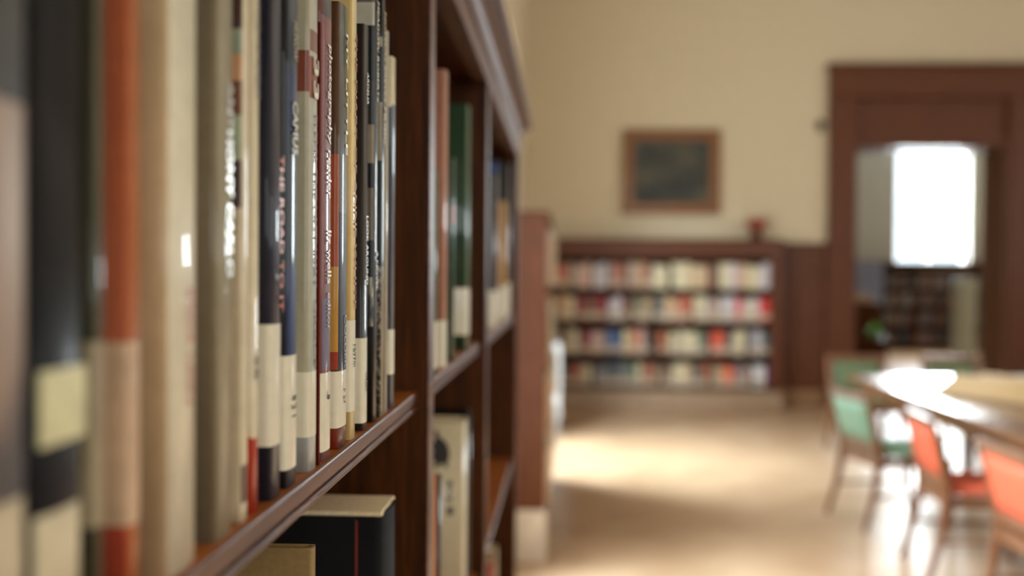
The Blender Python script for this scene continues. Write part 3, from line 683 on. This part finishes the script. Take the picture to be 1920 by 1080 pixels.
# white radiator by the far left corner
rad = thing('radiator', 'white ribbed radiator at the far end of the left wall', 'radiator', (-0.2, 10.3, 0))
xr1 = at(1052, 700, 10.5).x
for i in range(8):
    to_parent(box('rib', XL + 0.12, xr1, 9.95 + i * 0.09, 9.95 + i * 0.09 + 0.06, 0.1, 0.82, white_paint, None, 0.02), rad)
for x in (XL + 0.15, xr1 - 0.06): to_parent(box('pipe', x, x + 0.03, 9.96, 10.63, 0.14, 0.17, white_paint), rad)
for y in (9.97, 10.6): to_parent(box('foot', XL + 0.14, xr1 - 0.02, y, y + 0.03, 0.0, 0.105, white_paint), rad)

# ------------------------------------------------------------------ far wall objects
# painting
p0 = at(1168, 243, YF - 0.03); p1 = at(1350, 402, YF - 0.03)
pt = thing('painting', 'dark landscape painting in a gilded wooden frame above the far bookcase', 'painting', ((p0.x + p1.x) / 2, YF - 0.03, p1.z))
gilt = plain('worn_gilt', (122, 76, 34), 0.5, coat=0.1, var=0.25, scale=14)
fw = 0.125
for nm, a in (('frame_rail', (p0.x, p1.x, p0.z - fw, p0.z)), ('frame_rail', (p0.x, p1.x, p1.z, p1.z + fw)), ('frame_stile', (p0.x, p0.x + fw, p1.z + fw, p0.z - fw)), ('frame_stile', (p1.x - fw, p1.x, p1.z + fw, p0.z - fw))):
    to_parent(box(nm, a[0], a[1], YF - 0.075, YF - 0.001, a[2], a[3], gilt, None, 0.015), pt)
m, nt, b = new_mat('dark_landscape')
mp = coords(nt, (1.6, 1, 2.1), 'Object'); n = nt.nodes.new('ShaderNodeTexNoise'); n.inputs['Scale'].default_value = 1.3; n.inputs['Detail'].default_value = 3
nt.links.new(mp.outputs[0], n.inputs['Vector'])
r = ramp(nt, [(0.35, lin((26, 25, 22))), (0.5, lin((50, 49, 38))), (0.66, lin((84, 76, 54)))]); nt.links.new(n.outputs['Fac'], r.inputs['Fac']); nt.links.new(r.outputs['Color'], b.inputs['Base Color'])
b.inputs['Roughness'].default_value = 0.5
to_parent(box('canvas', p0.x + fw, p1.x - fw, YF - 0.05, YF - 0.02, p1.z + fw, p0.z - fw, m), pt)

# red vessel on the far bookcase
pv = at(1418, 447, YF - 0.15)
v = thing('vase', 'small rust-red bowl on a brown foot, standing on top of the far bookcase', 'vase', (pv.x, YF - 0.15, ftop))
bm = bmesh.new(); lathe(bm, [(.03, .10), (.07, .105), (.10, .13), (.118, .17), (.115, .20), (.095, .235), (.085, .235), (.10, .20), (.09, .16), (.02, .14)], c=(pv.x, YF - 0.15, ftop)); to_parent(mesh_obj('bowl', bm, plain('rust_glaze', (140, 50, 30), .35, coat=.4), smooth=True), v)
bm = bmesh.new(); lathe(bm, [(.08, 0), (.082, .02), (.06, .035), (.05, .07), (.062, .10), (.03, .103)], c=(pv.x, YF - 0.15, ftop)); to_parent(mesh_obj('foot', bm, wood_z, smooth=True), v)
# bracket on wall by the doorway
pb = at(1537, 236, YF)
bmk = thing('wall_bracket', 'small dark bracket fixed to the wall left of the door casing', 'bracket', (pb.x, YF, pb.z))
dkm = plain('dark_metal', (50, 44, 38), .4, metallic=.6)
to_parent(box('plate', pb.x - .035, pb.x + .035, YF - .012, YF - .0005, pb.z - .06, pb.z + .06, dkm, None, .004), bmk)
bm = bmesh.new(); tube(bm, (pb.x, YF - .012, pb.z), (pb.x, YF - .09, pb.z + .01), .02, .016); lathe(bm, [(.01, -.03), (.03, -.015), (.034, .01), (.02, .035)], 14, (pb.x, YF - .1, pb.z + .01)); to_parent(mesh_obj('knob', bm, dkm, smooth=True), bmk)

# ------------------------------------------------------------------ table and chairs
tw = wood('table_wood', (84, 52, 30), (142, 98, 62), 'Y', rough=0.25, coat=0.4, coatr=0.08)
TX0 = at(1590, 695, 8.04).x; TX1 = TX0 + 1.75; TY0, TY1 = 3.9, 8.04; TZ = 0.76
tb = thing('reading_table', 'long polished light-brown reading table on the right, with books lying on it', 'table', ((TX0 + TX1) / 2, 6, 0))
to_parent(box('tabletop', TX0, TX1, TY0, TY1, TZ - 0.045, TZ, tw, None, 0.012), tb)
for a in ((TX0 + .08, TX0 + .105, TY0 + .1, TY1 - .1), (TX1 - .105, TX1 - .08, TY0 + .1, TY1 - .1), (TX0 + .105, TX1 - .105, TY0 + .1, TY0 + .125), (TX0 + .105, TX1 - .105, TY1 - .125, TY1 - .1)):
    to_parent(box('apron', a[0], a[1], a[2], a[3], TZ - .13, TZ - .0455, tw, None, .003), tb)
for x in (TX0 + .75, TX1 - .35):
    for y in (TY0 + .3, 6.0, TY1 - .35):
        bm = bmesh.new(); tube(bm, (x, y, 0.0), (x, y, TZ - .0455), .038, .055, 4, sq=True); to_parent(mesh_obj('leg', bm, tw), tb)

cw = wood('chair_wood', (92, 54, 32), (142, 94, 62), 'Z', rough=0.3, coat=0.5)
def make_chair(label, col, x, y, rz, group=None):
    """seat faces local +x, back at local x=-0.22"""
    t = thing('dining_chair', label, 'chair', (x, y, 0), group, rz)
    fab = plain('upholstery', col, 0.6, coat=0.1, var=0.08, scale=30, bump=0.2, coatr=.4)
    def ch(nm, bm, m): return mesh_obj(nm, bm, m, t)
    for s in (-1, 1):
        bm = bmesh.new()          # rear leg and stile in one curved piece
        pth = [(-0.31, s * .245, 0), (-0.245, s * .235, .22), (-0.215, s * .23, .42), (-0.225, s * .23, .5), (-0.265, s * .235, .68), (-0.305, s * .24, .80)]
        rr = [.017, .021, .026, .026, .022, .018]
        for i in range(5): tube(bm, pth[i], pth[i + 1], rr[i], rr[i + 1], 8)
        ch('leg', bm, cw)
        bm = bmesh.new(); tube(bm, (.245, s * .235, 0), (.225, s * .225, .42), .016, .026, 8); ch('leg', bm, cw)
    for z, xx in ((.775, -.298), (.475, -.222)):
        bm = bmesh.new(); add_box(bm, xx - .014, xx + .014, -.225, .225, z - .025, z + .025, .008); ch('back_rail', bm, cw)
    bm = bmesh.new()              # padded back, gently curved
    nx, nz = 8, 6
    def pad(side):
        g = []
        for k in range(nz + 1):
            z = .502 + (.748 - .502) * k / nz; row = []
            for i in range(nx + 1):
                yy = -.205 + .41 * i / nx; e = (1 - (abs(i / nx * 2 - 1)) ** 6) * (1 - (abs(k / nz * 2 - 1)) ** 6)
                xx = -.228 - (z - .5) * .27 + side * (.008 + .016 * e)
                row.append(bm.verts.new((xx, yy, z)))
            g.append(row)
        return g
    A, B = pad(-1), pad(1)
    for k in range(nz):
        for i in range(nx):
            bm.faces.new((A[k][i], A[k][i + 1], A[k + 1][i + 1], A[k + 1][i])); bm.faces.new((B[k][i], B[k + 1][i], B[k + 1][i + 1], B[k][i + 1]))
    for k in range(nz):
        for i in (0, nx): bm.faces.new((A[k][i], A[k + 1][i], B[k + 1][i], B[k][i]))
    for i in range(nx):
        for k in (0, nz): bm.faces.new((A[k][i], A[k][i + 1], B[k][i + 1], B[k][i]))
    mesh_obj('backrest', bm, fab, t, True)
    bm = bmesh.new(); add_box(bm, -.2, .24, -.215, .215, .425, .475, .022); mesh_obj('seat', bm, fab, t, True)
    for a in ((-.2, .22, -.236, -.214), (-.2, .22, .214, .236), (.205, .235, -.2135, .2135), (-.225, -.195, -.2135, .2135)):
        bm = bmesh.new(); add_box(bm, a[0], a[1], a[2], a[3], .365, .424, .004); ch('seat_rail', bm, cw)
    for s in (-1, 1):
        bm = bmesh.new(); tube(bm, (-.24, s * .232, .2), (.235, s * .23, .2), .010, .010, 6); ch('stretcher', bm, cw)
    return t
ORG = (222, 96, 66); GRN = (128, 160, 132)
make_chair('orange upholstered wooden chair, middle of the three on the near side of the table', ORG, 2.09, 5.5, R(-3))
make_chair('orange upholstered wooden chair cut by the right edge of the picture', ORG, 2.09, 4.45, R(2))
make_chair('green upholstered wooden chair at the far corner of the near table side', GRN, 2.0, 6.6, R(12))
make_chair('green chair at the far end of the table, left one', (84, 98, 64), 2.52, 9.1, R(-90))
make_chair('green chair at the far end of the table, right one', (84, 98, 64), 3.32, 9.1, R(-90))

# large open book on the table, and flat blue folders
def open_book(cx, cy, z, w_, d_, rot, label, col):
    t = thing('open_book', label, 'book', (cx, cy, z), None, rot)
    for s in (-1, 1):
        bm = bmesh.new(); n = 10
        top, bot = [], []
        for i in range(n + 1):
            u = i / n; x = s * u * w_ / 2; zz = .03 + .09 * math.sin(math.pi * min(1, u * 1.15) ** .8) * (1 - u * .3) + 0.004
            top.append((x, zz)); bot.append((x, .004))
        V = [[bm.verts.new((x, yy, zz)) for x, zz in top] + [bm.verts.new((x, yy, zz)) for x, zz in reversed(bot)] for yy in (-d_ / 2, d_ / 2)]
        m_ = len(V[0])
        for i in range(m_): bm.faces.new((V[0][i], V[0][(i + 1) % m_], V[1][(i + 1) % m_], V[1][i]))
        bm.faces.new(V[0]); bm.faces.new(list(reversed(V[1])))
        mesh_obj('pages', bm, plain('open_pages', (184, 150, 106), .65, var=.08, scale=20), t, True)
    bm = bmesh.new(); add_box(bm, -w_ / 2 - .01, w_ / 2 + .01, -d_ / 2 - .01, d_ / 2 + .01, 0.0005, .004); mesh_obj('cover', bm, plain('binding', col, .5), t)
    return t
open_book(2.78, 6.55, TZ, .62, .9, R(24), 'large open book with cream pages lying on the table', (90, 60, 40))
open_book(3.35, 5.85, TZ, .52, .4, R(-12), 'smaller open book right of the large one, cut by picture edge', (60, 70, 90))
fo = thing('folder', 'flat blue-grey folder lying behind the open book on the table', 'folder', (3.25, 7.5, TZ), None, R(15))
bm = bmesh.new(); add_box(bm, -.42, .42, -.28, .28, .0005, .02, .003); mesh_obj('cover', bm, plain('blue_card', (128, 150, 158), .5), fo)
bm = bmesh.new(); add_box(bm, -.40, .43, -.26, .26, .0205, .032, .001); mesh_obj('papers', bm, plain('papers', (200, 200, 196), .7), fo)

# ------------------------------------------------------------------ next room
nrz = at(1640, 490, YN - .3).z
nbx0, nbx1 = 5.2, 8.75
nr = thing('bookcase', 'dark bookcase seen through the doorway, below the bright window', 'bookcase', ((nbx0 + nbx1) / 2, YN - .2, 0))
def P4(o): return to_parent(o, nr)
P4(box('side_panel', nbx0, nbx0 + .04, YN - .36, YN - .01, 0, nrz - .04, wood_z)); P4(box('side_panel', nbx1 - .04, nbx1, YN - .36, YN - .01, 0, nrz - .04, wood_z))
P4(box('divider', 6.95, 6.99, YN - .36, YN - .01, 0, nrz - .04, wood_z))
P4(box('back_panel', nbx0 + .04, nbx1 - .04, YN - .02, YN - .005, 0, nrz - .04, wood_z)); P4(box('top_board', nbx0 - .02, nbx1 + .02, YN - .38, YN - .005, nrz - .04, nrz, wood_x, None, .005))
nsh = [.12, .5, .88, 1.24]
for z in nsh:
    for a, b in ((nbx0 + .04, 6.95), (6.99, nbx1 - .04)): P4(box('shelf', a, b, YN - .35, YN - .02, z - .025, z, wood_x))
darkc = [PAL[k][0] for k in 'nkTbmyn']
bm = bmesh.new()
for si, z in enumerate(nsh):
    x = nbx0 + .06
    while x < nbx1 - .12:
        wd = random.uniform(.03, .06)
        if x < 6.99 and x + wd > 6.94: x = 7.0; continue
        add_box(bm, x, x + wd - .002, YN - .33, YN - .1, z + .0005, z + random.uniform(.22, .29), .004, random.randrange(7)); x += wd
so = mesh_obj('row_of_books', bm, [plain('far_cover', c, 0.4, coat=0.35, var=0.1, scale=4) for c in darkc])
tag(so, 'rows of dark books filling the bookcase seen through the doorway', 'books'); so['kind'] = 'stuff'
# pale cabinet, desk, plant, boxes
pc = at(1816, 600, 18.0); cz1 = at(1816, 524, 18.0).z
pcb = thing('cabinet', 'tall narrow pale grey cabinet through the doorway, right side', 'cabinet', (pc.x, 18.2, 0))
pg = plain('pale_grey_paint', (176, 180, 172), .5)
to_parent(box('body', pc.x - .14, pc.x + .14, 18.0, 18.4, 0.0, cz1, pg, None, .01), pcb)
to_parent(box('door', pc.x - .13, pc.x + .13, 17.985, 17.9995, 0.05, cz1 - .03, pg, None, .004), pcb)
to_parent(box('handle', pc.x + .09, pc.x + .105, 17.965, 17.985, .55, .7, dkm, None, .003), pcb)
dk = at(1640, 640, 17.0)
dz = 0.50
dsk = thing('side_table', 'low dark wooden table through the doorway holding the plant', 'table', (dk.x, 17.0, 0))
to_parent(box('tabletop', dk.x - .17, dk.x + .17, 16.85, 17.15, dz - .04, dz, wood_x, None, .005), dsk)
for x in (dk.x - .14, dk.x + .14):
    for y in (16.88, 17.12): to_parent(box('leg', x - .02, x + .02, y - .02, y + .02, 0, dz - .0405, wood_z), dsk)
lc = thing('cabinet', 'low dark cabinet through the doorway, behind the plant', 'cabinet', (dk.x - .1, 17.9, 0))
to_parent(box('body', dk.x - .6, dk.x + .3, 17.7, 18.1, 0, 1.05, wood_z, None, .006), lc)
for x in (dk.x - .59, dk.x - .145): to_parent(box('door', x, x + .435, 17.685, 17.6995, .06, 1.02, wood_x, None, .004), lc)
pp = at(1640, 620, 17.0)
pl = thing('potted_plant', 'small green potted plant on the low table through the doorway', 'plant', (pp.x, 17.0, dz))
bm = bmesh.new(); lathe(bm, [(.05, 0), (.075, .08), (.08, .085), (.07, .085), (.02, .07)], 16, (pp.x, 17, dz + .0005)); to_parent(mesh_obj('pot', bm, plain('dark_pot', (60, 44, 36), .5)), pl)
leafm = plain('leaf', (120, 190, 84), .5, var=.2)
bm = bmesh.new()
for i in range(110):
    a = random.uniform(0, 6.28); e = random.uniform(-.2, 1.4); L = random.uniform(.1, .2)
    d = Vector((math.cos(a) * math.cos(e), math.sin(a) * math.cos(e), math.sin(e))); o_ = Vector((pp.x, 17, dz + .07)); sd = d.cross(Vector((0, 0, 1))).normalized() * .03
    q = [o_ + d * .02, o_ + d * L * .55 + sd, o_ + d * L, o_ + d * L * .55 - sd]
    vs = [bm.verts.new(p) for p in q] + [bm.verts.new(o_ + d * L * .55 + Vector((0, 0, .006)))]
    for k in range(4): bm.faces.new((vs[k], vs[(k + 1) % 4], vs[4]))
    bm.faces.new(vs[:4][::-1])
to_parent(mesh_obj('foliage', bm, leafm), pl)
# blue-lilac noticeboard and boxes at the left of the doorway view
nbp = at(1630, 525, 19.5)
bd = thing('display_board', 'blue-grey display board standing through the doorway at left', 'board', (nbp.x, 19.5, 0))
to_parent(box('board', nbp.x - .24, nbp.x + .24, 19.48, 19.52, at(1630, 565, 19.5).z, at(1630, 492, 19.5).z, plain('blue_grey_card', (120, 128, 160), .6, var=.25, scale=7), None, .004), bd)
for s in (-1, 1): to_parent(box('post', nbp.x + s * .26 - .015, nbp.x + s * .26 + .015, 19.48, 19.52, 0, at(1630, 492, 19.5).z, dkm), bd)
bx = thing('box', 'tan cardboard box on the dark cabinet behind the plant', 'box', (dk.x - .1, 17.88, 1.05))
cb2 = plain('cardboard', (176, 146, 116), .7)
to_parent(box('carton', dk.x - .3, dk.x + .16, 17.74, 18.0, 1.0505, 1.15, cb2, None, .003), bx)
to_parent(box('lid', dk.x - .305, dk.x + .165, 17.735, 18.005, 1.151, 1.175, cb2, None, .003), bx)
